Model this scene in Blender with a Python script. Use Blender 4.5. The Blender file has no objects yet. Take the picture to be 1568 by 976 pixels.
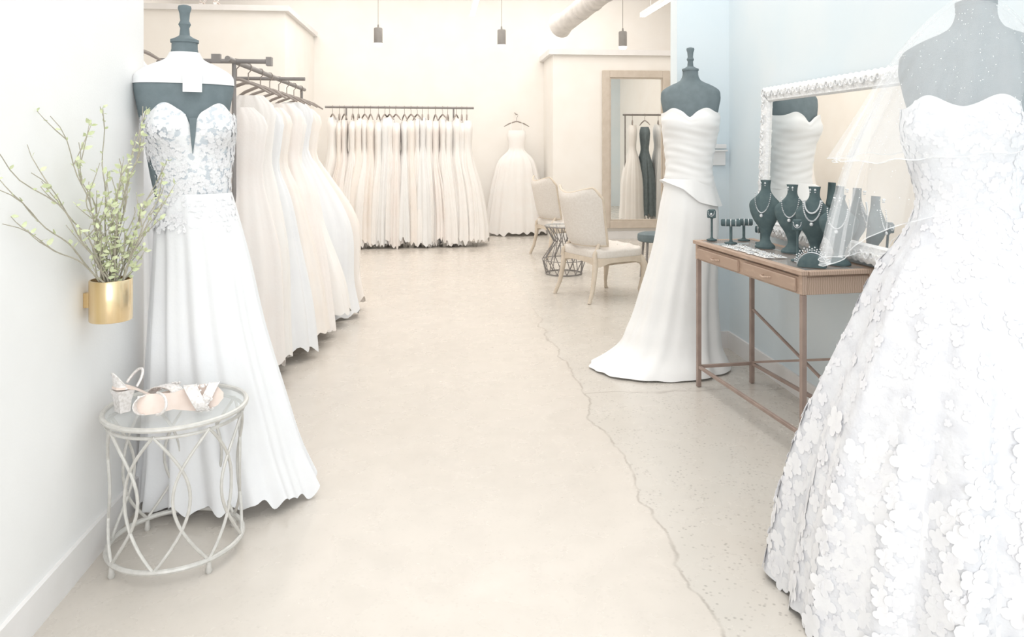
import bpy, math, random
import numpy as np
from mathutils import Vector, Matrix
random.seed(7)
PI=math.pi
sc=bpy.context.scene
sc.view_settings.view_transform='Standard'

# ---------------------------------------------------------------- helpers
def lin(c):
    c=c/255.0
    return c/12.92 if c<=0.04045 else ((c+0.055)/1.055)**2.4
def C(r,g,b): return (lin(r),lin(g),lin(b),1.0)

def mat(name,col,col2=None,scale=8,rough=.6,metal=0,bump=0,bscale=60,alpha=1,kind='noise',lo=.35,hi=.65,spec=.4,sheen=0,stretch=None,trans=0):
    m=bpy.data.materials.new(name); m.use_nodes=True
    nt=m.node_tree; N=nt.nodes; L=nt.links
    p=N['Principled BSDF']
    p.inputs['Roughness'].default_value=rough
    p.inputs['Metallic'].default_value=metal
    p.inputs['Alpha'].default_value=alpha
    p.inputs['Specular IOR Level'].default_value=spec
    tc=N.new('ShaderNodeTexCoord'); mp=N.new('ShaderNodeMapping')
    L.new(tc.outputs['Object'],mp.inputs['Vector'])
    if stretch: mp.inputs['Scale'].default_value=stretch
    if col2 is None: col2=tuple(min(1,c*.94) for c in col[:3])+(1,)
    if kind=='voronoi':
        t=N.new('ShaderNodeTexVoronoi'); t.feature='SMOOTH_F1'; out=t.outputs['Distance']
    elif kind=='wave':
        t=N.new('ShaderNodeTexWave'); t.inputs['Distortion'].default_value=3; out=t.outputs['Fac']
    else:
        t=N.new('ShaderNodeTexNoise'); t.inputs['Detail'].default_value=4; out=t.outputs['Fac']
    t.inputs['Scale'].default_value=scale
    L.new(mp.outputs['Vector'],t.inputs['Vector'])
    r=N.new('ShaderNodeValToRGB'); r.color_ramp.elements[0].position=lo; r.color_ramp.elements[1].position=hi
    r.color_ramp.elements[0].color=col; r.color_ramp.elements[1].color=col2
    L.new(out,r.inputs['Fac']); L.new(r.outputs['Color'],p.inputs['Base Color'])
    if bump:
        b=N.new('ShaderNodeBump'); b.inputs['Strength'].default_value=bump; b.inputs['Distance'].default_value=.01
        n2=N.new('ShaderNodeTexNoise'); n2.inputs['Scale'].default_value=bscale
        L.new(mp.outputs['Vector'],n2.inputs['Vector'])
        L.new(n2.outputs['Fac'],b.inputs['Height']); L.new(b.outputs['Normal'],p.inputs['Normal'])
    return m

def cloth(name,*a,t=.08,**k):
    """thin fabric: diffuse mixed with a small translucent lobe"""
    m=mat(name,*a,**k); nt=m.node_tree; N=nt.nodes; L=nt.links
    p=N['Principled BSDF']; out=[n for n in N if n.type=='OUTPUT_MATERIAL'][0]
    tr=N.new('ShaderNodeBsdfTranslucent'); mx=N.new('ShaderNodeMixShader'); mx.inputs[0].default_value=t
    ramp=[n for n in N if n.type=='VALTORGB'][0]
    L.new(ramp.outputs['Color'],tr.inputs['Color'])
    L.new(p.outputs[0],mx.inputs[1]); L.new(tr.outputs[0],mx.inputs[2]); L.new(mx.outputs[0],out.inputs['Surface'])
    return m

def emis(name,col,s):
    m=bpy.data.materials.new(name); m.use_nodes=True
    p=m.node_tree.nodes['Principled BSDF']
    p.inputs['Base Color'].default_value=col
    p.inputs['Emission Color'].default_value=col; p.inputs['Emission Strength'].default_value=s
    return m

def empty(name,loc=(0,0,0),rot=0,scale=1):
    e=bpy.data.objects.new(name,None); sc.collection.objects.link(e)
    e.location=loc; e.rotation_euler=(0,0,rot); e.scale=(scale,)*3
    e.empty_display_size=.1
    return e

def sgnpow(v,e): return math.copysign(abs(v)**e,v)

class MB:
    def __init__(s): s.v=[]; s.f=[]
    def loft(s,rings,caps=(True,True),closed=True,dup=0):
        b=len(s.v); n=len(rings[0])
        for r in rings: s.v.extend([tuple(p) for p in r])
        m=n if closed else n-1
        for i in range(len(rings)-1):
            for j in range(m):
                k=(j+1)%n
                s.f.append((b+i*n+j,b+i*n+k,b+(i+1)*n+k,b+(i+1)*n+j))
        if closed:
            if caps[0]: s.f.append(tuple(b+j for j in reversed(range(n))))
            if caps[1]: s.f.append(tuple(b+(len(rings)-1)*n+j for j in range(n)))
    def tube(s,pts,r,seg=8,closed=False):
        pts=[Vector(p) for p in pts]; n=len(pts)
        rr=r if hasattr(r,'__len__') else [r]*n
        up=Vector((0,0,1)); rings=[]; prev=None
        for i,p in enumerate(pts):
            if closed: t=(pts[(i+1)%n]-pts[i-1])
            else: t=pts[min(i+1,n-1)]-pts[max(i-1,0)]
            if t.length<1e-9: t=Vector((0,0,1))
            t.normalize()
            if prev is None:
                a=up if abs(t.z)<.9 else Vector((1,0,0))
                x=t.cross(a).normalized()
            else:
                x=(prev-t*prev.dot(t))
                if x.length<1e-6: x=t.cross(Vector((1,0,0)))
                x.normalize()
            prev=x; y=t.cross(x)
            rings.append([p+x*(rr[i]*math.cos(2*PI*k/seg))+y*(rr[i]*math.sin(2*PI*k/seg)) for k in range(seg)])
        if closed: s.loft(rings+[rings[0]],(False,False))
        else: s.loft(rings)
    def box(s,c,d,M=None,bev=0):
        x,y,z=d[0]/2,d[1]/2,d[2]/2
        c=Vector(c)
        if bev:
            rings=[]
            for zz,k in ((-z,bev),(-z+bev,0),(z-bev,0),(z,bev)):
                X,Y=x-k,y-k; b=bev*.6
                rings.append([c+Vector(q) for q in ((-X,-Y+b,zz),(-X+b,-Y,zz),(X-b,-Y,zz),(X,-Y+b,zz),(X,Y-b,zz),(X-b,Y,zz),(-X+b,Y,zz),(-X,Y-b,zz))])
        else:
            rings=[[c+Vector(q) for q in ((-x,-y,zz),(x,-y,zz),(x,y,zz),(-x,y,zz))] for zz in (-z,z)]
        if M: rings=[[M@p for p in r] for r in rings]
        s.loft(rings)
    def bar(s,a,b,w,h=None):
        a=Vector(a);b=Vector(b);h=h or w
        t=(b-a).normalized(); u=Vector((0,0,1)) if abs(t.z)<.95 else Vector((0,1,0))
        x=t.cross(u).normalized(); y=x.cross(t).normalized()
        s.loft([[p+x*(i*w/2)+y*(j*h/2) for i,j in((-1,-1),(1,-1),(1,1),(-1,1))] for p in (a,b)])
    def lathe(s,c,prof,seg=24,M=None):
        c=Vector(c); rings=[[c+Vector((r*math.cos(2*PI*k/seg),r*math.sin(2*PI*k/seg),z)) for k in range(seg)] for r,z in prof]
        if M: rings=[[M@p for p in r] for r in rings]
        s.loft(rings)
    def ball(s,c,r,seg=8,sq=(1,1,1)):
        c=Vector(c); rings=[]
        for i in range(seg//2+1):
            a=-PI/2+PI*i/(seg//2); rr=max(.001,math.cos(a))
            rings.append([c+Vector((r*sq[0]*rr*math.cos(2*PI*k/seg),r*sq[1]*rr*math.sin(2*PI*k/seg),r*sq[2]*math.sin(a))) for k in range(seg)])
        s.loft(rings)
    def sbox(s,c,d,e=.35,nu=48,nv=20,fn=None):
        c=Vector(c); rings=[]
        for i in range(nv+1):
            a=-PI/2+PI*i/nv; ca=max(1e-4,math.cos(a))**e; sa=sgnpow(math.sin(a),e); ring=[]
            for k in range(nu):
                t=2*PI*k/nu
                p=Vector((d[0]/2*ca*sgnpow(math.cos(t),e),d[1]/2*ca*sgnpow(math.sin(t),e),d[2]/2*sa))
                if fn: p=fn(p)
                ring.append(c+p)
            rings.append(ring)
        s.loft(rings)
    def ring(s,c,R,r,seg=48,M=None,sx=1,sy=1):
        pts=[Vector(c)+Vector((R*sx*math.cos(2*PI*k/seg),R*sy*math.sin(2*PI*k/seg),0)) for k in range(seg)]
        if M: pts=[M@p for p in pts]
        s.tube(pts,r,8,True)
    def build(s,name,m,parent=None,smooth=True,auto=True):
        me=bpy.data.meshes.new(name); me.from_pydata(s.v,[],s.f); me.update()
        if smooth:
            me.polygons.foreach_set('use_smooth',[True]*len(me.polygons))
            if auto:
                try: me.set_sharp_from_angle(angle=math.radians(42))
                except Exception: pass
        ms=m if isinstance(m,(list,tuple)) else [m]
        for k in ms: me.materials.append(k)
        o=bpy.data.objects.new(name,me); sc.collection.objects.link(o)
        if parent: o.parent=parent
        return o

def prof(keys,n):
    K=np.array(keys,float); z=K[:,0]
    zz=np.linspace(z[0],z[-1],n); out=np.zeros((n,K.shape[1])); out[:,0]=zz
    m=np.gradient(K,z,axis=0)
    for q,Z in enumerate(zz):
        i=0
        while i<len(z)-2 and ((z[0]>z[-1] and Z<z[i+1]) or (z[0]<z[-1] and Z>z[i+1])): i+=1
        h=z[i+1]-z[i]; t=(Z-z[i])/h
        h00=2*t**3-3*t*t+1;h10=t**3-2*t*t+t;h01=-2*t**3+3*t*t;h11=t**3-t*t
        out[q]=h00*K[i]+h10*h*m[i]+h01*K[i+1]+h11*h*m[i+1]
        out[q,0]=Z
    return out

def gown(mb,keys,n=48,seg=120,nf=11,seed=0,hem=.02,yaw=0,bump=None,off=(0,0,0),drift=1.0,topfn=None,topn=7,soft=0.0):
    """cloth loft; keys=(z,cx,cy,rx,ry,foldamp). theta=-pi/2 is the front"""
    R=random.Random(seed)
    ks=[(nf,.45),(nf+3,.35),(int(nf*1.6)+1,.3),(nf*2+3,.18)]
    if soft: ks=[(nf-4,.45),(nf,.4),(nf+5,.3),(nf*2+1,.10)]
    ks=[(k,a,R.uniform(0,6.28),R.uniform(-.8,.8)*drift) for k,a in ks]
    hs=[(k,R.uniform(0,6.28),R.uniform(.2,.5)) for k in (3,5,nf-2,nf+5,nf*2+1)]
    P=prof(keys,n); rings=[]
    for q,(z,cx,cy,rx,ry,am) in enumerate(P):
        ring=[]
        for j in range(seg):
            th=2*PI*j/seg
            if soft: f=sum(a*math.sin(k*th+ph+dr*z*1.5+.8*math.sin(2*th+ph)) for k,a,ph,dr in ks)
            else: f=sum(a*(2*abs(math.sin(k*th/2+ph+dr*z))-1) for k,a,ph,dr in ks)
            rx2=rx+am*f; ry2=ry+am*f
            if bump:
                bb=bump(th,z); rx2+=bb; ry2+=bb
            x=rx2*math.cos(th); y=ry2*math.sin(th)
            zz=z
            fr=q/(n-1)
            if fr>.8: zz+=hem*((fr-.8)/.2)*sum(a*math.sin(k*th+p) for k,p,a in hs)
            if topfn: zz+=topfn(th)*max(0,1-q/float(topn))
            c,s_=math.cos(yaw),math.sin(yaw)
            ring.append(Vector((off[0]+cx+x*c-y*s_, off[1]+cy+x*s_+y*c, off[2]+zz)))
        rings.append(ring)
    mb.loft(rings,(False,False))
    return rings

# ---------------------------------------------------------------- materials (dark tones lifted: pale haze put into the colours)
M_white=mat('wall_white_paint',C(246,246,245),C(243,243,242),3,rough=.8,bump=.05,bscale=120)
M_cream=mat('wall_cream_paint',C(250,247,242),C(248,244,238),3,rough=.8)
M_blue=mat('wall_pale_blue',C(222,234,240),C(227,236,240),2,rough=.7)  # pale blue base colour of the right-hand walls
M_trim=mat('trim_paint',C(242,240,239),C(236,234,232),5,rough=.5)
M_ceil=mat('ceiling_paint',C(230,227,223),C(224,221,217),2,rough=.9)
M_form=mat('form_hazed_jersey',C(122,134,138),C(114,126,130),20,rough=.9,bump=.1,bscale=300,spec=.25)  # black raised to mid-grey, the white haze is painted into it
M_formtop=mat('form_white_cover',C(242,243,244),None,20,rough=.8)
M_dark=mat('dark_metal',C(150,146,144),C(138,134,132),10,rough=.5,metal=.05)
M_hanger=mat('hanger_dark_wood',C(164,154,147),C(150,140,133),20,rough=.5)
M_satin=cloth('satin_white',C(248,248,247),C(245,245,244),scale=6,rough=.45,bump=.1,bscale=20,t=.05)
M_chiffon=cloth('chiffon_white',C(249,250,251),C(246,247,249),scale=8,rough=.8,bump=.12,bscale=60)
M_blush=cloth('blush_tulle',C(254,249,245),C(253,246,241),scale=6,rough=.85,bump=.15,bscale=80)
M_ivory=cloth('ivory_tulle',C(254,252,249),C(253,249,245),scale=6,rough=.85,bump=.15,bscale=80)
M_champ=cloth('champagne_tulle',C(253,247,241),C(252,244,236),scale=6,rough=.85,bump=.15,bscale=80)
M_lace=cloth('lace_on_tulle',C(250,251,252),C(214,221,227),scale=40,rough=.8,bump=.3,bscale=60,lo=.52,hi=.57)
M_flor=cloth('floral_lace',C(237,238,241),C(228,229,233),scale=24,rough=.85,bump=.3,bscale=50,kind='voronoi',lo=.35,hi=.6)
M_petal=cloth('petal_organza',C(250,250,251),C(246,246,248),scale=30,rough=.8,t=.12)
M_petal2=cloth('lace_petal_soft',C(244,244,246),C(240,240,243),scale=30,rough=.85,t=.1)
M_veil=mat('veil_tulle',C(246,249,251),C(250,251,252),90,rough=.6,alpha=.19)
M_veiledge=mat('veil_edge_tulle',C(250,252,253),None,90,rough=.6,alpha=.4)
M_spark=mat('veil_crystals',C(252,253,254),C(246,248,250),90,rough=.2,spec=.8)
M_silver=mat('brushed_silver',C(216,214,209),C(204,202,197),40,rough=.45,metal=.15)
M_glass=mat('glass_top',C(234,238,238),C(228,234,234),5,rough=.06,alpha=.28,spec=.7)
M_mirror=mat('mirror_glass',C(244,244,242),C(242,242,240),2,rough=.01,metal=1)
M_gold=mat('polished_gold',C(222,194,144),C(242,222,186),3,rough=.2,metal=.8,stretch=(6,6,.3))
M_twig=mat('twig_bark',C(186,180,164),C(170,165,150),40,rough=.8)
M_leaf=mat('leaf_green',C(206,216,172),C(222,227,190),25,rough=.6)
M_wood=mat('walnut_wood',C(196,172,154),C(176,152,135),9,rough=.5,kind='wave',stretch=(3,1,3),lo=.2,hi=.9)
M_bronze=mat('bronze_leg',C(166,147,137),C(152,133,124),12,rough=.5)
M_chairf=mat('linen_taupe',C(230,225,219),C(223,217,210),60,rough=.85,bump=.3,bscale=250)
M_chairw=mat('limed_oak',C(218,206,190),C(208,195,178),14,rough=.6)
M_taupe=mat('taupe_frame',C(214,203,190),C(206,194,180),10,rough=.6)
M_orn=mat('ornate_white_frame',C(245,246,246),C(234,236,238),60,rough=.6,bump=.5,bscale=90)
M_velvet=mat('display_velvet',C(96,112,114),C(86,102,105),30,rough=.95,spec=.15)
M_jewel=mat('silver_jewels',C(240,243,245),C(212,216,220),120,rough=.2,metal=.4)
M_card=mat('white_card',C(247,247,245),C(240,240,240),30,rough=.6)
M_shoe=mat('glitter_leather',C(244,240,238),C(224,219,215),160,rough=.35,metal=.15,kind='voronoi')
M_insole=mat('insole_blush',C(244,228,218),C(238,220,208),30,rough=.6)
M_duct=mat('galvanised_duct',C(232,228,224),C(216,212,208),12,rough=.4,metal=.15)
M_bulb=emis('lamp_glow',(1,.97,.92,1),4)
M_cable=mat('cable_dark',C(175,168,162),None,10,rough=.6)
M_shade=mat('pendant_shade',C(150,146,142),C(140,136,132),10,rough=.5)

def floor_mat():
    m=bpy.data.materials.new('polished_concrete'); m.use_nodes=True
    nt=m.node_tree;N=nt.nodes;L=nt.links;p=N['Principled BSDF']
    tc=N.new('ShaderNodeTexCoord'); sp=N.new('ShaderNodeSeparateXYZ'); L.new(tc.outputs['Object'],sp.inputs[0])
    def noise(s,d=5):
        n=N.new('ShaderNodeTexNoise'); n.inputs['Scale'].default_value=s; n.inputs['Detail'].default_value=d
        L.new(tc.outputs['Object'],n.inputs['Vector']); return n.outputs['Fac']
    def mth(op,a,b=None,c=None,clamp=False):
        n=N.new('ShaderNodeMath'); n.operation=op; n.use_clamp=clamp
        for i,x in enumerate((a,b,c)):
            if x is None: continue
            if isinstance(x,(int,float)): n.inputs[i].default_value=x
            else: L.new(x,n.inputs[i])
        return n.outputs[0]
    def mr(x,a,b,c=0,d=1):
        n=N.new('ShaderNodeMapRange'); n.inputs[1].default_value=a;n.inputs[2].default_value=b;n.inputs[3].default_value=c;n.inputs[4].default_value=d
        L.new(x,n.inputs[0]); return n.outputs[0]
    def mix(f,a,b):
        n=N.new('ShaderNodeMix'); n.data_type='RGBA'
        if isinstance(f,(int,float)): n.inputs[0].default_value=f
        else: L.new(f,n.inputs[0])
        for i,x in ((6,a),(7,b)):
            if isinstance(x,tuple): n.inputs[i].default_value=x
            else: L.new(x,n.inputs[i])
        return n.outputs[2]
    base=mix(mr(noise(.9),.35,.65),C(213,206,197),C(207,200,191))
    base=mix(mr(noise(7,8),.4,.75,0,.35),base,C(196,190,181))
    x=sp.outputs['X'];y=sp.outputs['Y']
    wob=mth('MULTIPLY',mth('SUBTRACT',noise(2.2,6),.5),.30)
    dx=mth('SUBTRACT',mth('ADD',x,wob),.83)
    right=mr(dx,-.01,.01)
    v=N.new('ShaderNodeTexVoronoi'); v.inputs['Scale'].default_value=48; L.new(tc.outputs['Object'],v.inputs['Vector'])
    sp1=mr(v.outputs['Distance'],.12,.32,1,0)
    sp1=mth('MULTIPLY',sp1,mr(noise(9,3),.42,.55))
    sp1=mth('MULTIPLY',sp1,mth('MULTIPLY_ADD',right,.55,.10))
    base=mix(mth('MULTIPLY',right,.4),base,C(202,199,192))
    base=mix(sp1,base,C(158,152,145))
    crack=mr(mth('ABSOLUTE',dx),.002,.010,1,0)
    dy=mth('SUBTRACT',mth('ADD',y,wob),4.32)
    c2=mth('MULTIPLY',mr(mth('ABSOLUTE',dy),.002,.012,1,0),right)
    cr=mth('MAXIMUM',crack,c2)
    cr=mth('MULTIPLY',cr,mth('MULTIPLY',mr(noise(12,4),.3,.6,.2,.75),mr(y,6.0,7.0,1,0)))
    base=mix(cr,base,C(168,160,151))
    L.new(base,p.inputs['Base Color'])
    L.new(mr(noise(5,5),.3,.7,.18,.34),p.inputs['Roughness'])
    p.inputs['Specular IOR Level'].default_value=.5
    b=N.new('ShaderNodeBump'); b.inputs['Strength'].default_value=.08; b.inputs['Distance'].default_value=.003
    hh=mth('SUBTRACT',mth('MULTIPLY',noise(30,4),.2),cr); L.new(hh,b.inputs['Height']); L.new(b.outputs['Normal'],p.inputs['Normal'])
    return m

# ---------------------------------------------------------------- room shell
def wall(name,x0,x1,y0,y1,z0,z1,m):
    b=MB(); b.box(((x0+x1)/2,(y0+y1)/2,(z0+z1)/2),(x1-x0,y1-y0,z1-z0)); return b.build(name,m,smooth=False)
H=4.2
wall('floor',-4.1,4.3,-3.1,12.4,-.1,0,floor_mat())
wall('ceiling',-4.1,4.3,-3.1,12.4,H,H+.1,M_ceil)
wall('wall_left',-1.35,-1.2,-3,3.24,0,H,M_white)
wall('wall_left_return',-4,-1.35,3.09,3.24,0,H,M_white)
wall('wall_left_rear',-4.1,-4,3.09,12.3,0,H,M_cream)
wall('wall_back',-4.1,4.3,12.3,12.4,0,H,M_cream)
wall('wall_fitting_room_left',-4,-1.96,10,12.3,0,3.15,M_cream)
wall('wall_fitting_room_right',1.73,4.2,11.3,12.3,0,2.79,M_cream)
wall('wall_right',2.06,2.2,-3,5.2,0,H,M_blue)
wall('wall_right_return',1.68,4.2,5.2,5.35,0,H,M_blue)
wall('wall_right_rear',4.2,4.3,5.2,12.3,0,H,M_cream)
wall('wall_front_lower',-1.2,2.06,-3.1,-3,0,.3,M_white)
wall('wall_front_upper',-1.2,2.06,-3.1,-3,3.2,H,M_white)
wall('wall_front_pier',.3,.55,-3.1,-3,.3,3.2,M_white)
wb=MB()
for a,b in ((-1.2,.3),(.55,2.06)):
    for x in (a+.03,(a+b)/2,b-.03): wb.box((x,-3.05,1.75),(.05,.06,2.9))
    for z in (.33,3.17): wb.box(((a+b)/2,-3.05,z),(b-a,.06,.05))
wb.build('window_1',M_trim,smooth=False)
def base(name,x0,x1,y0,y1,h=.12):
    wall(name,x0,x1,y0,y1,0,h,M_trim)
base('baseboard_left',-1.2,-1.185,-3,3.24)
base('baseboard_right',2.045,2.06,-3,5.2)
base('baseboard_right_return',1.68,2.045,5.185,5.2)
base('baseboard_back',-1.96,1.73,12.285,12.3)
base('baseboard_fitting_right',1.73,4.2,11.285,11.3)
base('baseboard_fitting_left',-4,-1.96,9.985,10)
wall('trim_fitting_right',1.66,4.2,11.24,12.3,2.79,2.87,M_trim)
wall('trim_fitting_left',-4,-1.9,9.94,12.3,3.15,3.22,M_trim)

# ---------------------------------------------------------------- dress form
def form_torso(parent,cx,cy,dz=0,yaw=0,s=1.0,cover=False,cup=.03):
    keys=[(1.10,0,0,.115,.09,0),(1.2,0,0,.108,.085,0),(1.32,0,0,.13,.10,0),(1.44,0,0,.15,.112,0),(1.53,0,-.005,.165,.12,0),(1.62,0,0,.183,.11,0),
          (1.69,0,0,.192,.092,0),(1.735,0,0,.178,.078,0),(1.765,0,0,.13,.066,0),(1.79,0,0,.075,.056,0),(1.82,0,0,.054,.052,0),(1.86,0,0,.05,.05,0)]
    keys=[(z+dz,cx+x,cy+y,rx*s,ry*s,a) for z,x,y,rx,ry,a in keys]
    def bp(th,z):
        z-=dz; v=0
        for a in (-PI/2-.62,-PI/2+.62):
            d=math.atan2(math.sin(th-a),math.cos(th-a))
            v+=cup*math.exp(-(d/.33)**2-((z-1.51)/.06)**2)
        return v
    m=MB(); r=gown(m,keys,60,64,5,1,0,yaw,bp)
    m.f.append(tuple(len(m.v)-64+j for j in range(64)))
    m.build('torso',M_form,parent)
    f=MB(); f.lathe((cx,cy,1.86+dz),[(.054,0),(.054,.012),(.035,.02),(.02,.03),(.017,.06),(.024,.075),(.017,.09),(.02,.12),(.026,.14),(.024,.15),(.008,.155)])
    f.build('neck_finial',M_form,parent)
    st=MB(); st.tube([(cx,cy,.03),(cx,cy,1.15+dz)],.016,12)
    st.lathe((cx,cy,0),[(.14,.003),(.14,.015),(.05,.03),(.02,.06)])
    st.build('stand_pole',M_dark,parent)
    if cover:
        kk=[(z,x,y,rx+.004,ry+.004,a) for z,x,y,rx,ry,a in keys if 1.69+dz<=z<=1.83+dz]
        m=MB(); gown(m,kk,20,64,5,1,0,yaw,lambda t,z:0); m.build('shoulder_cover',M_formtop,parent)

def cups(zc,amp=.045,w=.36,zw=.06):
    def bp(th,z):
        v=0
        for a in (-PI/2-.6,-PI/2+.6):
            d=math.atan2(math.sin(th-a),math.cos(th-a))
            v+=amp*math.exp(-(d/w)**2-((z-zc)/zw)**2)
        return v
    return bp
def sweet(up=.045,notch=.05,back=-.03,nw=.16):
    def fn(th):
        d=abs(math.atan2(math.sin(th+PI/2),math.cos(th+PI/2)))
        return up*math.exp(-((d-.55)/.3)**2)-notch*math.exp(-(d/nw)**2)+back*(1 if d>1.3 else 0)*min(1,(d-1.3)/.5)
    return fn

# ---------------------------------------------------------------- gown A
e=empty('wedding_dress_on_form',(-1.025,3.20,0))
ya=.38
form_torso(e,0,0,0,ya,.98,cover=True)
bk_=[(1.565,.02,-.005,.178,.135,0),(1.5,.02,-.005,.178,.135,0),(1.42,.025,0,.165,.128,0),(1.3,.035,0,.143,.115,0),(1.2,.04,0,.14,.113,0),(1.14,.045,0,.15,.12,0)]
m=MB(); gown(m,bk_,60,160,7,3,0,ya,cups(1.5),topfn=sweet(.045,.06,-.02,.10),topn=20)
m.build('lace_bodice',M_lace,e)
m=MB(); rsk=gown(m,[(1.25,.038,0,.145,.118,.001),(1.18,.045,0,.157,.132,.003),(1.0,.065,0,.182,.155,.008),(.7,.09,0,.222,.18,.014),(.4,.125,0,.272,.20,.020),(.15,.155,0,.318,.215,.026),(.045,.17,0,.345,.225,.032)],60,260,15,5,.030,0,drift=.5,soft=1)
m.build('chiffon_skirt',M_chiffon,e)
def appliques(name,rings,cnt,rmin,rmax,sel,parent,mt,seed=1,pet=5,lift=.003,sep=0,curl=1.0):
    R=random.Random(seed); m=MB(); nr=len(rings); ns=len(rings[0]); k=0; tries=0; used=[]
    while k<cnt and tries<cnt*40:
        tries+=1
        i=R.randrange(1,nr-1); j=R.randrange(ns)
        if not sel(i/nr,j/ns,R): continue
        p=rings[i][j]; rad=R.uniform(rmin,rmax)
        if sep and any((p-u).length<sep*(rad+ru) for u,ru in used): continue
        du=rings[i][(j+2)%ns]-rings[i][(j-2)%ns]; dv=rings[i+1][j]-rings[i-1][j]
        n=dv.cross(du)
        if n.length<1e-9: continue
        n.normalize()
        c=sum((q for q in rings[i]),Vector())/ns
        if n.dot(p-c)<0: n=-n
        used.append((p,rad))
        du.normalize(); w=n.cross(du); a0=R.uniform(0,6.28)
        for q in range(pet):
            a=a0+q*2*PI/pet+R.uniform(-.25,.25); rr=rad*R.uniform(.8,1.15)
            ax=du*math.cos(a)+w*math.sin(a); bx=du*-math.sin(a)+w*math.cos(a)
            cc=p+ax*rr*.52+n*lift; b=len(m.v)
            for t in range(10):
                tt=2*PI*t/10; x=math.cos(tt)*rr*.55; y=math.sin(tt)*rr*.40*(1+.25*math.cos(tt))
                m.v.append(tuple(cc+ax*x+bx*y+n*((abs(y)*.12+max(0,x)*.06)*curl)))
            m.v.append(tuple(cc))
            for t in range(10): m.f.append((b+10,b+t,b+(t+1)%10))
        k+=1
    m.build(name,mt,parent)
tmp=MB()
rb=gown(tmp,[(z,x,y,a+.002,b_+.002,f) for z,x,y,a,b_,f in bk_[:-1]]+[(1.1,.045,0,.17,.144,0)],60,160,7,3,0,ya,cups(1.5))
appliques('lace_appliques',rb,620,.006,.015,lambda i,j,R:(i<.35 or R.random()<.6) and (.5<j<1.0) and not (i<.5 and abs(j-.75)<.03),e,M_petal,4,lift=.0015,sep=.4,curl=1.0)
appliques('skirt_lace_appliques',rsk,90,.006,.012,lambda i,j,R:(R.random()<(.14-i)/.12) and (.5<j<1.0),e,M_petal,14,lift=.003,sep=.5,curl=1.0)
m=MB(); c,s_=math.cos(ya),math.sin(ya)
def loc(x,y,z): return Vector((.02+x*c-y*s_,x*s_+y*c,z))
m.loft([[loc(-.014,-.151,1.55),loc(.014,-.151,1.55)],[loc(-.009,-.153,1.48),loc(.009,-.153,1.48)],[loc(-.001,-.141,1.41),loc(.001,-.141,1.41)]],closed=False)
m.build('sheer_notch',M_form,e)
m=MB(); m.box((0,0,0),(.07,.002,.10),Matrix.Translation((.065,-.112,1.70))@Matrix.Rotation(.3,4,'Z')@Matrix.Rotation(-.3,4,'X'))
m.build('price_tag',M_card,e)

# ---------------------------------------------------------------- gown B
e=empty('satin_gown_on_form',(1.66,4.86,0))
yb=-.35
form_torso(e,0,0,.07,yb,1.0,cup=.015)
def ruche(th,z):
    return .0016*math.sin(z*85+3.5*math.sin(th+1.2)+2*th)+.001*math.sin(z*140-3*math.sin(2*th))+cups(1.58,.028,.5)(th,z)
m=MB(); gown(m,[(1.65,0,0,.190,.138,0),(1.58,0,0,.188,.142,0),(1.45,-.005,0,.170,.130,0),(1.3,-.01,0,.152,.12,0),(1.17,-.01,0,.165,.135,0)],110,160,7,3,0,yb,ruche,topfn=sweet(.03,.03,.0),topn=22)
m.build('ruched_bodice',M_satin,e)
m=MB(); gown(m,[(1.2,-.01,0,.158,.13,0),(1.05,-.01,0,.188,.16,.003),(.8,-.03,0,.21,.175,.007),(.5,-.075,0,.25,.20,.011),(.25,-.115,-.01,.30,.235,.014),(.1,-.16,-.04,.355,.28,.014),(.04,-.20,-.06,.42,.32,.013),(.012,-.225,-.065,.455,.335,.014)],80,200,10,9,.004,0,soft=1,drift=.6)
m.build('satin_skirt',M_satin,e)
m=MB(); 
gown(m,[(1.22,-.01,0,.162,.132,0),(1.17,-.005,0,.178,.148,.002),(1.11,.0,0,.202,.172,.006)],16,120,5,3,0,0)
for k,v in enumerate(m.v):
    i=k//120; j=k%120; th=2*PI*j/120; t=i/15
    m.v[k]=(v[0],v[1],v[2]-t*.07*max(0,math.cos(th+.5))+t*.10*max(0,-math.cos(th)))
m.build('draped_peplum',M_satin,e)

# ---------------------------------------------------------------- gown C
e=empty('floral_lace_gown_on_form',(1.548,2.06,0))
yc=-.6
form_torso(e,0.01,0,-.01,yc,1.05)
keys=[(1.55,-.01,0,.190,.145,0),(1.48,-.01,0,.192,.148,0),(1.38,-.005,0,.172,.138,0),(1.27,0,0,.155,.13,.001),(1.18,0,.01,.185,.158,.004),(1.08,0,.03,.235,.21,.009),(.91,0,.05,.288,.28,.014),(.71,0,.08,.350,.355,.02),(.5,0,.12,.402,.42,.026),(.25,0,.16,.440,.468,.030),(.02,0,.19,.462,.50,.034)]
m=MB(); rc=gown(m,keys,100,280,13,21,.012,0,lambda th,z: cups(1.48,.035)(th-yc,z),drift=.6,topn=12,soft=1,topfn=lambda t:.035*math.exp(-((abs(math.atan2(math.sin(t-yc+PI/2),math.cos(t-yc+PI/2)))-.5)/.3)**2))
for k,v in enumerate(m.v):
    m.v[k]=(min(v[0],.478),v[1],v[2])
for r in rc:
    for p in r: p.x=min(p.x,.478)
m.build('lace_gown',M_flor,e)
appliques('floral_appliques',rc,420,.026,.044,lambda i,j,R:(R.random()<max(.0,(i-.55)*2.0)) and (.33<j<.99),e,M_petal,8,lift=.0008,sep=.62,curl=.25)
appliques('small_floral_appliques',rc,900,.010,.022,lambda i,j,R:(R.random()<(.5 if i>.2 else .9)) and (.33<j<.99),e,M_petal2,9,lift=.0014,sep=.62,curl=.3,pet=5)
spk=MB(); RS=random.Random(12)
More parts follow.
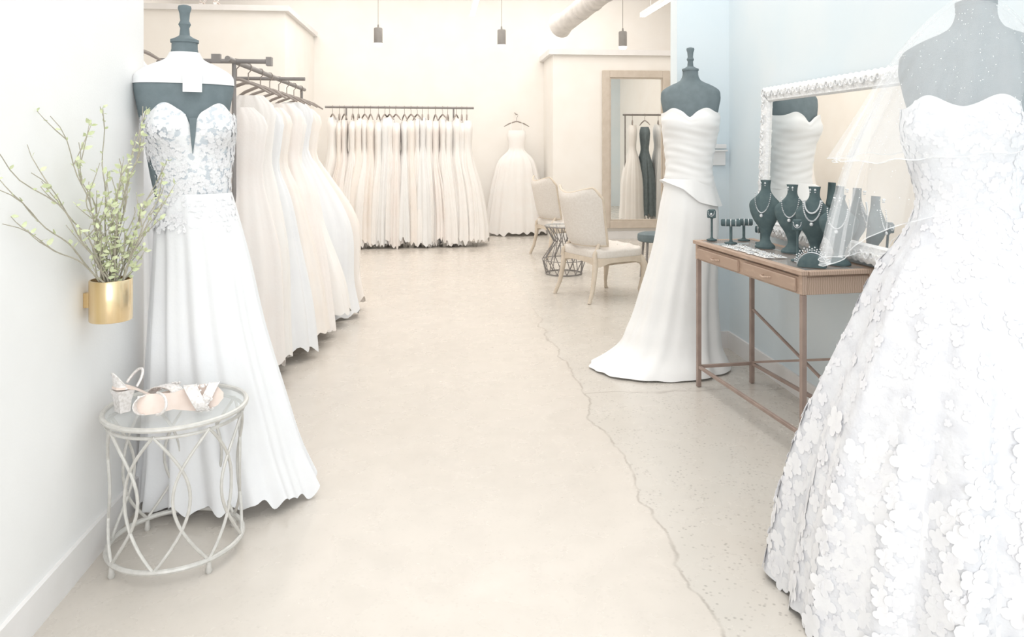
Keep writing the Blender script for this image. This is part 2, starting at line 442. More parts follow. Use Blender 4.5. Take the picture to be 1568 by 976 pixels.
def veil(name,keys,seed,cut):
    m=MB(); gown(m,keys,44,200,11,seed,.006,0,None,drift=.3)
    for k,v in enumerate(m.v):
        i=k//200; j=k%200; th=2*PI*j/200; t=i/43
        m.v[k]=(v[0],v[1],v[2]+cut(th)*t**1.5)
    last=[Vector(p) for p in m.v[-200:]]
    for _ in range(420): spk.ball(m.v[RS.randrange(900,len(m.v))],RS.uniform(.0009,.0018),4)
    m.build(name,M_veil,e)
    b=MB(); b.tube(last,.0016,5,True); b.build(name+'_edge',M_veiledge,e)
veil('veil_upper_tier',[(1.88,0,0,.04,.04,0),(1.85,0,0,.08,.07,.002),(1.77,-.01,0,.155,.115,.006),(1.65,-.03,0,.225,.16,.012),(1.52,-.06,0,.275,.19,.020),(1.42,-.08,.02,.305,.21,.028)],31,lambda th:.06*max(0,math.cos(th))-.02*max(0,-math.cos(th)))
veil('veil_lower_tier',[(1.87,0,.0,.04,.04,0),(1.84,0,0,.07,.065,.002),(1.75,0,.01,.165,.125,.006),(1.6,-.02,.02,.23,.17,.012),(1.4,-.05,.05,.27,.21,.02),(1.2,-.06,.09,.29,.24,.028),(1.08,-.06,.11,.30,.25,.034)],35,lambda th:.2*max(0,math.cos(th))+.2*max(0,-math.sin(th)))
spk.build('veil_sparkles',M_spark,e)

# ---------------------------------------------------------------- gowns on racks
def hanger(m,c,yaw=0,w=.2):
    cx,cy,cz=c; C_,S_=math.cos(yaw),math.sin(yaw)
    def q(x,z): return (cx+x*C_,cy+x*S_,cz+z)
    m.tube([q(-w,-.18),q(-w*.6,-.135),q(-.02,-.10),q(.02,-.10),q(w*.6,-.135),q(w,-.18)],[.006,.011,.011,.011,.011,.006],6)
    m.tube([q(0,-.10),q(0,-.04),q(.018,-.02),q(.022,.002),q(.012,.018),q(-.008,.02),q(-.02,.006)],.0035,6)

def rack(name,loc,axis,length,z,n,mats,wtop,wbot,ttop,tbot,hem,legs=True,seed=0,extra=None,wfn=None,rot=0,inset=0,cyc=False,fan=0,hv=.10,drop=.08,ruf=.03,waist=.66):
    e=empty(name,loc,rot); R=random.Random(seed)
    def A(a,b,zz): return (a,b,zz) if axis=='x' else (b,a,zz)
    m=MB(); m.tube([A(-.04,0,z),A(length+.04,0,z)],.016,12)
    if legs:
        for a in (inset,length-inset):
            m.tube([A(a,0,z),A(a,0,.06)],.012,10)
            m.tube([A(a,-.2,.05),A(a,.2,.05)],.014,10)
            for b in (-.19,.19): m.ball(A(a,b,.028),.027,10)
    if extra: extra(m)
    m.build('rail',M_dark,e)
    hm=MB(); gm=[MB() for _ in mats]
    for i in range(n):
        a=length*(i+.5)/n+R.uniform(-.02,.02)
        hanger(hm,A(a,0,z),(PI/2 if axis=='x' else 0)+R.uniform(-.35,.35),.19)
        k=(i%len(mats)) if cyc else R.randrange(len(mats)); g=gm[k]; zt=z-.14-R.uniform(0,drop); hz=hem+R.uniform(0,hv)
        w0=wtop*R.uniform(.8,1.1); w1=(wfn(i/(n-1)) if wfn else wbot)*R.uniform(.85,1.08); t0=ttop*R.uniform(.7,1.3); t1=tbot*R.uniform(.7,1.35)
        sh=R.uniform(-.03,.03)+fan*((i+.5)/n-.5)
        fl=R.uniform(.4,.8)
        kk=[(zt,0,.5,.02),(zt-.06,0,.85,.03),(zt-.22,0,.9,.0),(zt-.42,0,waist,.0),(zt-.55,0,.85,.2),((zt+hz)/2-.1,sh*.6,1,fl),(hz+.2,sh,1,.9),(hz,sh,1,1)]
        keys=[]
        for zz,s2,f,t in kk:
            w=(w0*f)*(1-t)+w1*t; th=t0*(1-t)*(.6+.4*f)+t1*t; am=.004+.022*t
            keys.append((zz,a+s2,0,th,w,am) if axis=='x' else (zz,0,a+s2,w,th,am))
        gown(g,keys,28,100,R.choice((7,8,9,10,12)),seed*50+i,ruf,0,drift=.5)
    hm.build('hangers',M_hanger,e)
    for k,g in enumerate(gm):
        if g.v: g.build('gowns_%d'%(k+1),mats[k],e)
    return e
rack('garment_rack',(-1.52,10.75,0),'x',2.0,1.96,22,[M_ivory,M_blush,M_satin,M_ivory,M_champ],.22,.30,.06,.15,.04,seed=2,rot=.06,inset=.25,fan=.28,hv=.09,ruf=.045,waist=.85)
def cross(m):
    m.tube([(-.42,.1,1.93),(.2,.1,1.93)],.014,10); m.tube([(-.30,1.3,1.93),(.2,1.3,1.93)],.014,10)
    m.tube([(-.42,.1,1.93),(-.42,.1,.05)],.014,10)
    m.box((.2,.1,1.93),(.03,.05,.05)); m.box((-.1,.1,1.945),(.05,.03,.05))
rack('garment_rack',(-1.18,4.45,0),'y',2.4,1.93,8,[M_blush,M_ivory,M_chiffon,M_champ],.18,.4,.05,.17,.03,seed=5,extra=cross,wfn=lambda t:.25+.28*t,cyc=True,inset=.1,hv=.12,drop=.16,ruf=.03,waist=.82)
rack('garment_rack',(-1.62,3.75,0),'y',.5,2.06,2,[M_chiffon],.17,.2,.05,.10,.2,seed=9)
rack('garment_rack',(3.25,9.6,0),'x',.7,1.95,3,[M_ivory,M_form,M_satin],.22,.32,.07,.17,.12,seed=6,cyc=True)

e=empty('hanging_ball_gown',(1.25,11.98,0))
m=MB(); hanger(m,(0,.0,1.90),0,.2); m.tube([(0,.0,1.91),(0,.30,1.95)],.008,8); m.build('hanger',M_hanger,e)
m=MB(); gown(m,[(1.66,0,0,.13,.07,0),(1.6,0,0,.15,.08,0),(1.45,0,0,.13,.075,0),(1.35,0,0,.13,.07,.002),(1.22,0,0,.25,.12,.012),(.9,0,0,.36,.17,.02),(.5,0,0,.43,.2,.024),(.2,0,0,.47,.23,.028),(.04,0,0,.49,.24,.03)],44,140,12,4,.03)
m.build('gown',M_ivory,e)
m=MB()
for s in(-1,1): m.tube([(s*.08,0,1.79),(s*.1,-.03,1.72),(s*.09,-.04,1.66)],.006,6)
m.build('straps',M_ivory,e)

# ---------------------------------------------------------------- side table
e=empty('round_side_table',(-.925,2.80,0))
m=MB(); Rt,Rb=.235,.222
m.ring((0,0,.515),Rt,.009,64); m.ring((0,0,.485),Rt-.012,.006,64)
m.ring((0,0,.045),Rb,.009,64)
for k in range(8):
    a0=2*PI*k/8
    for sgn in (-1,1):
        pts=[]
        for i in range(21):
            t=i/20; a=a0+sgn*.52*math.sin(PI*t); rr=(Rb+(Rt-.01-Rb)*t)-.012*math.sin(PI*t)
            pts.append((rr*math.cos(a),rr*math.sin(a),.045+t*.445))
        m.tube(pts,.0055,8)
for k in range(4):
    a=PI/4+k*PI/2; m.lathe((Rb*math.cos(a),Rb*math.sin(a),0),[(.008,0),(.012,.008),(.009,.02),(.008,.04)],12)
m.build('wire_frame',M_silver,e)
m=MB(); m.lathe((0,0,.508),[(.228,0),(.23,.002),(.23,.007),(.228,.009)],64); m.build('glass_top',M_glass,e)

def sandal(name,loc,rot,tilt=0,roll=0,scale=1):
    e=empty(name,loc,rot,scale); e.rotation_euler=(tilt,roll,rot)
    def zh(t):
        u=max(0,min(1,(t-.08)/.58)); return .066*(1-(u*u*(3-2*u)))+.006
    def w(t): return float(np.interp(t,[0,.06,.2,.4,.62,.78,.93,1],[.014,.029,.029,.024,.037,.040,.028,.008]))
    def y(t): return -.115+.235*t
    m=MB(); rings=[]
    for i in range(31):
        t=i/30; W=w(t); z=zh(t)
        rings.append([Vector((x,y(t),z+dz)) for x,dz in ((-W,0),(-W,.007),(0,.0085),(W,.007),(W,0),(0,0))])
    m.loft(rings); m.build('footbed',M_insole,e)
    m=MB()
    m.loft([[Vector((sx*a,-.09+sy*b,z)) for sx,sy in ((-1,-1),(1,-1),(1,1),(-1,1))] for z,a,b in ((0,.018,.015),(.035,.020,.018),(.068,.026,.026))])
    def strap(t,hgt,wid,tw=0):
        W=w(t)+.003; rings=[]
        for f in (-.5,0,.5):
            rings.append([Vector((W*math.cos(a),y(t)+f*wid+tw*math.cos(a),zh(t)+(hgt+.003*(f==0))*max(0,math.sin(a))**.7)) for a in [PI*k/18 for k in range(19)]])
        m.loft(rings,closed=False)
        m.tube(rings[0],.0018,5); m.tube(rings[-1],.0018,5)
    strap(.68,.038,.036,.022); strap(.80,.032,.028,-.02)
    rings=[]; sp_=1.5
    for h in (0,.33,.66,1):
        rings.append([Vector(((.031-.004*h)*math.sin(a),-.086-.028*math.cos(a)-.006*h,.072+h*.050*(.15+.85*max(0,math.cos(a*.95))**1.2))) for a in [-sp_+2*sp_*k/20 for k in range(21)]])
    m.loft(rings,closed=False); m.tube(rings[-1],.002,5)
    m.tube([Vector((.031*math.cos(a),-.062+.03*math.sin(a),.074+.042*max(0,math.sin(a)))) for a in [PI*k/18 for k in range(19)]],.004,6)
    R=random.Random(3)
    for k in range(40):
        t=R.uniform(.62,.86); a=R.uniform(.3,2.8); W=w(t)+.003; m.ball((W*math.cos(a),y(t)+.01*math.cos(a),zh(t)+.038*math.sin(a)),.004,6)
    m.build('straps_and_heel',M_shoe,e)
sandal('bridal_sandal',(-1.02,2.83,.518),-.75,scale=1.15)
sandal('bridal_sandal',(-.88,2.72,.565),-1.35,roll=1.35,scale=1.12)
sandal('bridal_sandal',(-2.98,10.25,3.222),-1.5)
sandal('bridal_sandal',(-2.80,10.22,3.222),-1.2)

# ---------------------------------------------------------------- wall vase with branches
e=empty('gold_vase_with_branches',(-1.115,2.72,.845))
m=MB(); m.lathe((0,0,0),[(.066,0),(.068,.003),(.068,.137),(.066,.14),(.062,.14),(.062,.06),(.01,.058)],48)
m.box((-.073,0,.07),(.022,.03,.05))
m.build('vase',M_gold,e)
R=random.Random(11); tw=MB(); lf=MB()
tips=[(-.06,-.62,.60),(-.065,-.52,.38),(-.05,-.40,.52),(-.05,-.30,.68),(-.04,-.18,.60),(.0,-.08,.72),(.09,.05,.73),(.12,-.05,.62),(.17,.0,.45),(.2,-.1,.40),(.02,-.24,.48),(.06,.08,.60),(-.05,-.58,.48),(.10,-.18,.55),(.05,-.1,.5),(.14,.08,.52),(.0,-.15,.35),(.08,-.02,.38),(.03,-.05,.28),(.1,.05,.3),(-.02,-.1,.25)]
def leaf(p,d,L):
    d=d.normalized(); s_=d.cross(Vector((R.uniform(-1,1),R.uniform(-1,1),R.uniform(-1,1)))).normalized(); n=d.cross(s_)
    b=len(lf.v); w=L*.26
    for q in (p,p+d*L*.35+s_*w+n*.002,p+d*L*.75+s_*w*.7,p+d*L,p+d*L*.75-s_*w*.7,p+d*L*.35-s_*w+n*.002): lf.v.append(tuple(q))
    lf.f.append(tuple(range(b,b+6)))
for t in tips:
    T=Vector(t); B=Vector((R.uniform(-.03,.03),R.uniform(-.03,.03),.06)); pts=[]
    mid=Vector((T.x*.25,T.y*.22,T.z*.55))+Vector((R.uniform(-.02,.03),R.uniform(-.03,.03),0))
    N_=18; ph=R.uniform(0,6)
    for i in range(N_+1):
        u=i/N_; p=B*(1-u)**2+mid*2*u*(1-u)+T*u*u
        p+=Vector((.010*math.sin(u*17+ph),.014*math.sin(u*14+ph*2),.010*math.cos(u*15+ph)))*u
        p.x=max(p.x,-.075); pts.append(p)
    tw.tube(pts,[.0035*(1-.65*i/N_) for i in range(N_+1)],6)
    for k in range(4,N_,2):
        if R.random()<.75:
            dirv=(pts[k+1]-pts[k]).normalized()+Vector((R.uniform(-.7,.9),R.uniform(-.9,.9),R.uniform(-.2,.8)))
            L=R.uniform(.05,.13); q=[pts[k]+dirv.normalized()*L*f+Vector((0,0,.015*f*f)) for f in (0,.4,.75,1)]
            for z in q: z.x=max(z.x,-.075)
            tw.tube(q,[.002,.0017,.0013,.001],5)
            for z in q[1:]:
                for _ in range(1 if abs(T.y)>.35 else 3):
                    if R.random()<.7: leaf(z,Vector((R.uniform(-.4,1),R.uniform(-1,1),R.uniform(-.2,1))),R.uniform(.012,.030))
        if R.random()<.7: leaf(pts[k],Vector((R.uniform(-.4,1),R.uniform(-1,1),R.uniform(-.2,1))),R.uniform(.012,.030))
tw.build('branches',M_twig,e); lf.build('leaves',M_leaf,e,smooth=False)

# ---------------------------------------------------------------- jewellery console table
TA=Vector((1.53,4.4,0)); tr=.0997
def T(s,t,z=0): 
    c,s_=math.cos(tr),math.sin(tr)
    return (TA.x+t*c+s*s_,TA.y+t*s_-s*c,z)
e=empty('glass_top_console_table',TA,tr)
Lg,Dp,tz=1.12,.38,.86
m=MB()
for s in (0.0175,Lg-.0175):
    for t in (.0175,Dp-.0175): m.box((t,-s,.38),(.024,.024,.76),bev=.003)
for t in (.0175,Dp-.0175): m.box((t,-Lg/2,.12),(.018,Lg-.066,.018),bev=.002)
for s in (.0175,Lg-.0175): m.box((Dp/2,-s,.12),(Dp-.066,.018,.018),bev=.002)
m.bar((Dp-.0175,-.03,.13),(Dp-.0175,-Lg+.03,.45),.012); m.bar((Dp-.0175,-Lg+.03,.13),(Dp-.0175,-.03,.45),.012)
m.build('bronze_legs_and_stretchers',M_bronze,e,smooth=False)
m=MB()
for s in (0.0175,Lg-.0175):
    for t in (.0175,Dp-.0175): m.box((t,-s,.805),(.028,.028,.09),bev=.003)
for t in (.016,Dp-.016): m.box((t,-Lg/2,.80),(.018,Lg-.066,.08),bev=.002)
for s in (.016,Lg-.016): m.box((Dp/2,-s,.80),(Dp-.066,.018,.08),bev=.002)
for t in (.01,Dp-.01): m.box((t,-Lg/2,tz+.002),(.036,Lg+.02,.022),bev=.003)
for s in (.0,Lg): m.box((Dp/2,-s,tz+.0015),(Dp-.058,.036,.021),bev=.003)
m.box((Dp/2,-Lg/2,.767),(Dp-.05,Lg-.05,.010))
m.box((Dp/2,-Lg/2,.80),(Dp-.06,.015,.055))
m.build('wood_display_case',M_wood,e,smooth=False)
m=MB()
for a,b in ((.05,.53),(.59,1.07)): m.box((.001,-(a+b)/2,.80),(.014,b-a,.060),bev=.003)
m.build('drawer_fronts',M_wood,e,smooth=False)
m=MB()
for s in (.29,.83): m.tube([(-.006,-s+.035,.80),(-.026,-s+.028,.80),(-.03,-s,.797),(-.026,-s-.028,.80),(-.006,-s-.035,.80)],.005,8)
m.build('drawer_pulls',M_wood,e)
m=MB(); m.box((Dp/2,-Lg/2,tz+.007),(Dp-.06,Lg-.05,.006)); m.build('glass_panel',M_glass,e,smooth=False)
m=MB(); R=random.Random(8)
for k in range(26):
    s=R.uniform(.08,1.04); t=R.uniform(.07,.31); m.ring((t,-s,.774),R.uniform(.008,.02),.002,14)
m.build('jewellery_inside_case',M_jewel,e)
zt=tz+.0135

def necklace_bust(s,t,rot,h=1.0,pearl=False):
    e=empty('necklace_display_bust',T(s,t,zt),rot)
    k=[(0,0,0,.055,.045,0),(.012,0,0,.055,.045,0),(.03,0,.005,.034,.024,0),(.10,0,.01,.038,.024,0),(.15,0,0,.066,.036,0),(.20,0,-.004,.086,.036,0),(.245,0,0,.084,.030,0),(.275,0,.004,.05,.026,0),(.30,0,.008,.03,.022,0),(.34,0,.01,.026,.02,0),(.36,0,.01,.03,.02,0)]
    k=[(z*h,a,b,c,d,f) for z,a,b,c,d,f in k]
    m=MB(); gown(m,k,40,40,5,1,0); m.f.append(tuple(range(40))[::-1]); m.f.append(tuple(len(m.v)-40+j for j in range(40)))
    m.build('velvet_bust',M_velvet,e)
    m=MB()
    for row,(dep,bw) in enumerate(((.10,.045),(.06,.038))):
        if row==1 and not pearl: continue
        for i in range(31):
            a=PI*i/30; x=-bw*math.cos(a); z=(.29-dep*math.sin(a))*h; y=-.026-.018*math.sin(a)
            m.ball((x,y,z),.0050 if pearl else .0038,6)
    m.ball((0,-.046,.175*h),.010,8); 
    for sx in (-1,1): m.ball((sx*.012,-.026,.345*h),.006,6); m.ball((sx*.012,-.026,.333*h),.004,6)
    m.build('necklace',M_jewel,e)
necklace_bust(.40,.23,-.85,1.04)
necklace_bust(.60,.27,-.75,1.0)
necklace_bust(.80,.27,-.75,1.0,True)
necklace_bust(1.0,.27,-.75,.92)
def tbar(s,t,rot,h,w,two=False):
    e=empty('bracelet_display_stand',T(s,t,zt),rot)
    m=MB(); m.lathe((0,0,0),[(.035,0),(.036,.006),(.012,.012),(.008,.02),(.008,h),(.012,h+.01)],20)
    hs=(h,h*.55) if two else (h,)
    for hh in hs: m.tube([(-w,0,hh),(-w+.004,0,hh),(w-.004,0,hh),(w,0,hh)],[.016,.020,.020,.016],16)
    m.build('t_bar',M_velvet,e)
    m=MB()
    for hh in hs:
        for x in (-w*.5,0,w*.5): m.ring((0,0,0),.0215,.0022,20,Matrix.Translation((x,0,hh))@Matrix.Rotation(PI/2,4,'Y'))
    m.build('bracelets',M_jewel,e)
tbar(.20,.13,-.4,.12,.055); tbar(.09,.27,-.3,.11,.05); tbar(.24,.30,-.5,.15,.035,True)
def ring_stand(s,t,h):
    e=empty('pendant_display_stand',T(s,t,zt),-.5)
    m=MB(); m.lathe((0,0,0),[(.03,0),(.031,.006),(.01,.012),(.006,.02),(.006,h*.7),(.012,h*.75),(.02,h*.8),(.022,h),(.018,h+.004)],16)
    m.box((0,-.012,h*.87),(.05,.012,.045),bev=.003); m.build('stand',M_velvet,e)
    m=MB(); m.ball((0,-.022,h*.88),.008,8)
    for i in range(12):
        a=PI*i/11; m.ball((-.018*math.cos(a),-.02,h*.95-.025*math.sin(a)),.003,6)
    m.build('pendant',M_jewel,e)
ring_stand(.04,.09,.18); ring_stand(.86,.14,.2)
e=empty('tiara_on_display_pad',T(1.03,.11,zt),-.6)
m=MB(); rings=[]
for y,r in ((-.03,.056),(-.025,.062),(.025,.062),(.03,.056)):
    rings.append([Vector((r*math.cos(PI*k/24),y,r*math.sin(PI*k/24))) for k in range(25)])
m.loft(rings); m.build('pad',M_velvet,e)
m=MB(); m.tube([(.066*math.cos(PI*k/24),0,.066*math.sin(PI*k/24)) for k in range(1,24)],.003,6)
for k in range(2,23):
    a=PI*k/24; hh=.008+.016*math.sin(a)*(1 if k%2 else .5)
    for f in (.4,1): m.ball(((.068+hh*f)*math.cos(a),0,(.068+hh*f)*math.sin(a)),.0042,6)
m.build('tiara',M_jewel,e)
e=empty('earring_cards',T(.5,.08,0)); m=MB(); m2=MB(); R=random.Random(5); O=Vector(T(.5,.08,0))
for i in range(7):
    for j in range(2):
        s=.33+i*.068+R.uniform(-.006,.006); t=.045+j*.065+R.uniform(-.006,.006)
        p=Vector(T(s,t,zt+.004))-O; Mx=Matrix.Translation(p)@Matrix.Rotation(tr+R.uniform(-.2,.2),4,'Z')@Matrix.Rotation(.05,4,'Y')
        m.box((0,0,0),(.055,.05,.003),Mx)
        for sx in (-.012,.012):
            m2.ball(Mx@Vector((.0,sx,.006)),.006,6); m2.ball(Mx@Vector((-.014,sx,.005)),.004,6)
m.build('cards',M_card,e,smooth=False); m2.build('earrings',M_jewel,e)

# ---------------------------------------------------------------- ornate wall mirror
e=empty('ornate_wall_mirror',(0,0,0))
y0,y1,zb,ztp=2.60,4.52,.90,1.79; xb,xt=1.985,2.02
def W(y,z,d=0): return Vector((xb+(xt-xb)*(z-zb)/(ztp-zb)-d,y,z))
m=MB(); m.loft([[W(y0+.05,zb+.05,.0),W(y1-.05,zb+.05,.0)],[W(y0+.05,ztp-.05,.0),W(y1-.05,ztp-.05,.0)]],closed=False); m.build('mirror_glass',M_mirror,e,smooth=False)
m=MB(); fw=.085
def side(a,b,inn):
    n=160; rings=[]; Ltot=math.hypot(b[0]-a[0],b[1]-a[1])
    for i in range(n+1):
        u=i/n; y=a[0]+(b[0]-a[0])*u; z=a[1]+(b[1]-a[1])*u; s=u*Ltot; ring=[]
        mit=min(u,1-u)*Ltot
        for k,(w,d) in enumerate(((0,-.015),(-.004,.01),(.012,.024),(.03,.027),(.05,.024),(.066,.016),(.076,.018),(fw,.006),(fw,-.015))):
            ww=w+.004*math.sin(s*120)*(k in(1,2)); dd=d+(.004*math.sin(s*95+k*1.3)*math.sin(s*37+k) if 1<k<6 else 0)
            off=0
            if mit<ww: off=(ww-mit)*(1 if u<.5 else -1)
            yy=y+inn[0]*ww+(b[0]-a[0])/Ltot*off; zz=z+inn[1]*ww+(b[1]-a[1])/Ltot*off
            ring.append(W(yy,zz,dd))
        rings.append(ring)
    m.loft(rings,closed=False)
    ns=int(Ltot/.045)
    for i in range(ns):
        u=(i+.5)/ns; y=a[0]+(b[0]-a[0])*u+inn[0]*.036; z=a[1]+(b[1]-a[1])*u+inn[1]*.036
        pts=[]
        for q in range(13):
            an=q*.62+(PI if i%2 else 0); r=.020*(1-q/16)
            pts.append(W(y+r*math.cos(an),z+r*math.sin(an),.027))
        m.tube(pts,[.005-.00025*q for q in range(13)],6)
side((y0,ztp),(y1,ztp),(0,-1)); side((y0,zb),(y1,zb),(0,1)); side((y0,zb),(y0,ztp),(1,0)); side((y1,zb),(y1,ztp),(-1,0))
m.build('carved_frame',M_orn,e)
m=MB(); m.loft([[W(y0+.02,zb+.02,-.012),W(y1-.02,zb+.02,-.012)],[W(y0+.02,ztp-.02,-.012),W(y1-.02,ztp-.02,-.012)]],closed=False); m.build('backing',M_trim,e)

e=empty('wall_card_holder',(1.98,5.19,1.40)); m=MB()
m.box((0,-.015,0),(.11,.03,.012),bev=.002); m.box((0,-.006,-.05),(.09,.012,.11),bev=.003); m.box((.0,-.02,.03),(.09,.02,.03),bev=.002)
m.build('holder',M_trim,e)

# ---------------------------------------------------------------- full length mirror
e=empty('full_length_mirror',(3.0,11.28,0))
m=MB(); x0,x1,z0,z1=-.52,.52,.17,2.56
m.box((0,-.005,(z0+z1)/2),(x1-x0-.16,.01,z1-z0-.16)); m.build('mirror_glass',M_mirror,e,smooth=False)
m=MB()
for x in (x0+.055,x1-.055): m.box((x,-.02,(z0+z1)/2),(.11,.05,z1-z0),bev=.006)
for z in (z0+.055,z1-.055): m.box((0,-.019,z),(x1-x0-.222,.046,.11),bev=.004)
for x in (x0+.12,x1-.12): m.box((x,-.016,(z0+z1)/2),(.018,.03,z1-z0-.22),bev=.003)
for z in (z0+.12,z1-.12): m.box((0,-.016,z),(x1-x0-.26,.03,.018),bev=.003)
m.build('frame',M_taupe,e,smooth=False)

# ---------------------------------------------------------------- chairs
def chair(loc,rot,s=1.0):
    e=empty('upholstered_accent_chair',loc,rot,s)
    def tuft(p):
        if p.z>0:
            gx=math.cos(p.x*2*PI/.17)*math.cos(p.y*2*PI/.17)
            p.z+=.008*gx+.015*(1-(p.x/.29)**2)*(1-(p.y/.31)**2)
        return p
    m=MB(); m.sbox((.02,0,.425),(.56,.62,.11),.4,96,40,tuft); m.build('seat_cushion',M_chairf,e)
    m=MB()
    for i in range(-1,3):
        for j in range(-1,2): m.ball((.02+i*.12-.06,j*.15,.487),.008,6)
    m.build('tufting_buttons',M_chairf,e)
    m=MB(); rings=[]; n=96; pts=[]
    for k in range(n):
        t=2*PI*k/n; pts.append((.02+.285*sgnpow(math.cos(t),.4),.315*sgnpow(math.sin(t),.4),t))
    rings.append([Vector((x,y,.395)) for x,y,t in pts]); rings.append([Vector((x,y,.335+.018*math.cos(4*t))) for x,y,t in pts])
    rings.append([Vector((.02+(x-.02)*.9,y*.9,.335+.018*math.cos(4*t))) for x,y,t in pts])
    m.loft(rings,(True,True)); m.build('seat_rail',M_chairw,e)
    m=MB(); nu,nv=36,20
    def bk(u,v,side):
        y=-.34+.68*u; yn=y/.34
        top=1.0-.03*math.cos(yn*PI)-.10*max(0,abs(yn)-.8)/.2
        bot=.50
        z=bot+(top-bot)*v
        wid=1-.20*(1-v)**.9
        th=.042*(1-abs(2*u-1)**6*.75)*(1-abs(2*v-1)**8*.7)
        x=-.27+.15*yn*yn-.10*v+side*th
        if side>0: x+=.006*math.cos(y*2*PI/.16)*math.cos(z*2*PI/.16)
        return Vector((x,y*wid,z))
    loop=[]
    for v_ in range(nv+1):
        v=v_/nv
        loop.append([bk(u/nu,v,1) for u in range(nu+1)]+[bk(u/nu,v,-1) for u in range(nu,-1,-1)])
    m.loft(loop); m.build('upholstered_back',M_chairf,e)
    m=MB()
    top=[bk(u/nu,1,0) for u in range(nu+1)]; lf_=[bk(0,v/nv,0) for v in range(nv+1)]; rt=[bk(1,v/nv,0) for v in range(nv,-1,-1)]; bt=[bk(u/nu,0,0) for u in range(nu,-1,-1)]
    m.tube(lf_+top[1:]+rt[1:]+bt[1:-1],.012,8,True)
    for sy in (-1,1):
        m.tube([bk(.5+sy*.40,0.03,0),(-.25,sy*.25,.42),(-.25,sy*.26,.36)],[.016,.02,.022],10)
    for sx,sy in ((1,1),(1,-1)):
        bx,by=.25,.26
        m.tube([(bx,sy*by,.38),(bx+.035,sy*(by+.03),.30),(bx+.03,sy*(by+.025),.2),(bx,sy*by,.08),(bx+.01,sy*(by+.01),.02),(bx+.025,sy*(by+.02),.0)],[.034,.036,.026,.016,.016,.02],12)
    for sy in (-1,1):
        m.tube([(-.24,sy*.25,.38),(-.25,sy*.255,.28),(-.28,sy*.265,.12),(-.33,sy*.28,.0)],[.028,.024,.019,.016],12)
    m.build('carved_frame',M_chairw,e)
chair((1.55,7.12,0),.42,1.02)
chair((1.60,9.7,0),.25,1.0)

e=empty('wire_accent_table',(1.40,8.35,0))
m=MB(); n=12
m.ring((0,0,.53),.21,.007,48); m.ring((0,0,.008),.20,.007,48); m.ring((0,0,.16),.24,.005,48)
for k in range(n):
    a=2*PI*k/n; b=a+PI/n
    P0=(.20*math.cos(a),.20*math.sin(a),.008); P1=(.24*math.cos(b),.24*math.sin(b),.16); P2=(.11*math.cos(a),.11*math.sin(a),.36); P3=(.21*math.cos(b),.21*math.sin(b),.53)
    for A_,B_ in ((P0,P1),(P1,P2),(P2,P3)): m.tube([A_,B_],.005,6)
    b2=a-PI/n
    for A_,B_ in ((P0,(.24*math.cos(b2),.24*math.sin(b2),.16)),((.24*math.cos(b2),.24*math.sin(b2),.16),P2),(P2,(.21*math.cos(b2),.21*math.sin(b2),.53))): m.tube([A_,B_],.005,6)
m.build('wire_cage',M_dark,e)
m=MB(); m.lathe((0,0,.535),[(.205,0),(.208,.003),(.208,.008),(.205,.011)],48); m.build('glass_top',M_glass,e)
e=empty('round_stool',(2.30,7.95,0)); m=MB()
m.lathe((0,0,.40),[(.14,0),(.16,.01),(.165,.04),(.16,.08),(.12,.095)],32); m.build('padded_seat',M_form,e)
m=MB()
for k in range(4):
    a=PI/4+k*PI/2; m.tube([(.11*math.cos(a),.11*math.sin(a),.41),(.15*math.cos(a),.15*math.sin(a),0)],[.014,.010],8)
m.build('legs',M_dark,e)

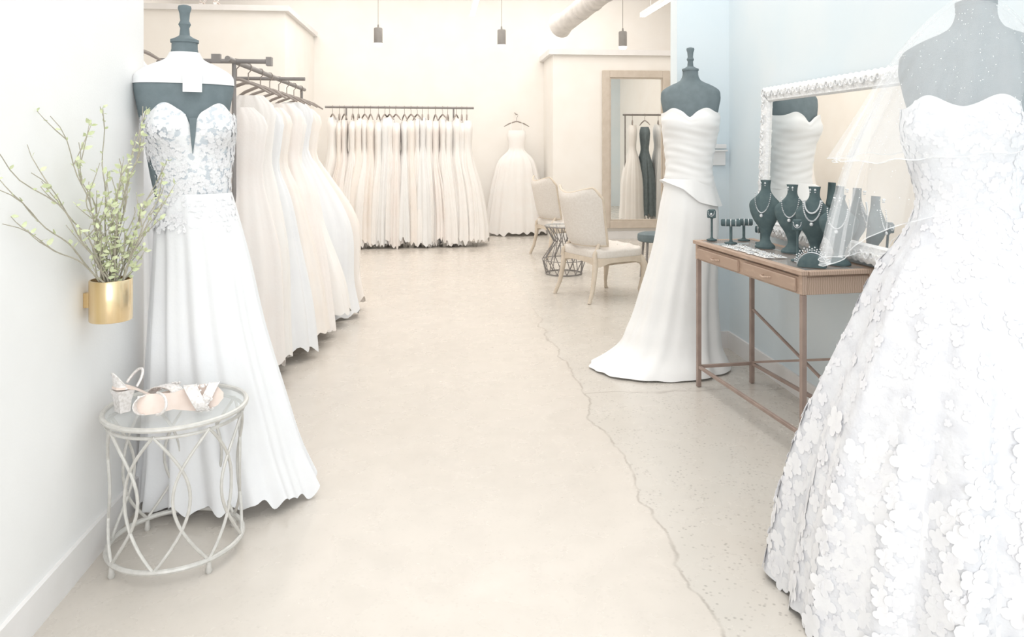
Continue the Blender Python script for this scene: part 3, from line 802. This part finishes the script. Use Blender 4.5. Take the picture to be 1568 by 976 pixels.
# ---------------------------------------------------------------- pendants etc
for x in (-.69,.755,2.22):
    e=empty('pendant_light',(x,8.95,0))
    m=MB(); m.lathe((0,0,2.62),[(.047,0),(.05,.003),(.05,.17),(.045,.18),(.012,.185),(.008,.22)],32); m.build('shade',M_shade,e)
    m=MB(); m.tube([(0,0,2.82),(0,0,H-.02)],.004,6); m.lathe((0,0,H-.025),[(.05,0),(.05,.024)],20); m.build('cord',M_cable,e)
    m=MB(); m.lathe((0,0,2.585),[(.03,0),(.044,.012),(.049,.035),(.03,.04)],24); m.build('bulb',M_bulb,e)
for x,ya_,yb_ in ((.45,7.0,9.9),(2.68,6.8,9.75)):
    e=empty('linear_ceiling_light',(x,0,3.12))
    m=MB(); m.box((0,(ya_+yb_)/2,.03),(.07,yb_-ya_,.05),bev=.004)
    for yy in (ya_+.4,yb_-.4): m.tube([(0,yy,.05),(0,yy,H-3.12)],.003,6)
    m.build('housing',M_trim,e,smooth=False)
    m=MB(); m.box((0,(ya_+yb_)/2,0),(.06,yb_-ya_-.02,.012)); m.build('diffuser',M_bulb,e,smooth=False)
e=empty('air_duct',(0,0,0)); m=MB()
P=[(1.62,9.95,3.02),(1.66,9.85,3.04),(1.78,9.35,3.12),(2.0,8.5,3.27),(2.3,7.4,3.46),(2.7,6.0,3.7)]
m.tube(P,[.17,.135,.13,.13,.13,.13],28)
for k in range(7):
    t=k/6; a=Vector(P[2]).lerp(Vector(P[4]),t); b=a+(Vector(P[4])-Vector(P[2])).normalized()*.03
    m.tube([a,b],.137,28)
m.tube([(2.0,8.5,3.35),(2.0,8.5,H)],.005,6)
m.build('duct_pipe',M_duct,e)

# ---------------------------------------------------------------- lights
def area(name,loc,sx,sy,power,col,rot=(0,0,0)):
    l=bpy.data.lights.new(name,'AREA'); l.shape='RECTANGLE'; l.size=sx; l.size_y=sy; l.energy=power; l.color=col
    o=bpy.data.objects.new(name,l); sc.collection.objects.link(o); o.location=loc; o.rotation_euler=rot; return o
area('ceiling_fill_front',(.4,.6,4.15),2.6,6.5,72,(1,.99,.987))  # added overhead fill lamp, no panel fixture is modelled
area('ceiling_fill_mid',(.3,5.2,4.15),3.2,2.6,64,(1,.978,.95))  # added fill lamp over the middle of the room, no fixture
area('ceiling_fill_rear',(.2,9.2,4.15),6,5,190,(1,.96,.918))  # added warm fill lamp for the rear, no fixture
area('front_fill',(.4,-2.9,1.8),3,2.8,88,(.985,.99,1),(math.radians(90),0,0))  # added frontal fill behind the camera, at the unseen window openings
w=bpy.data.worlds.new('world'); sc.world=w; w.use_nodes=True
w.node_tree.nodes['Background'].inputs[0].default_value=(.94,.96,1,1); w.node_tree.nodes['Background'].inputs[1].default_value=1.0

cd=bpy.data.cameras.new('camera'); cam=bpy.data.objects.new('camera',cd); sc.collection.objects.link(cam)
cam.location=(0,0,1.45); cam.rotation_euler=(PI/2,0,-math.radians(5.61))
cd.sensor_width=36; cd.lens=26.63; cd.shift_y=-.171; cd.clip_start=.05
sc.camera=cam
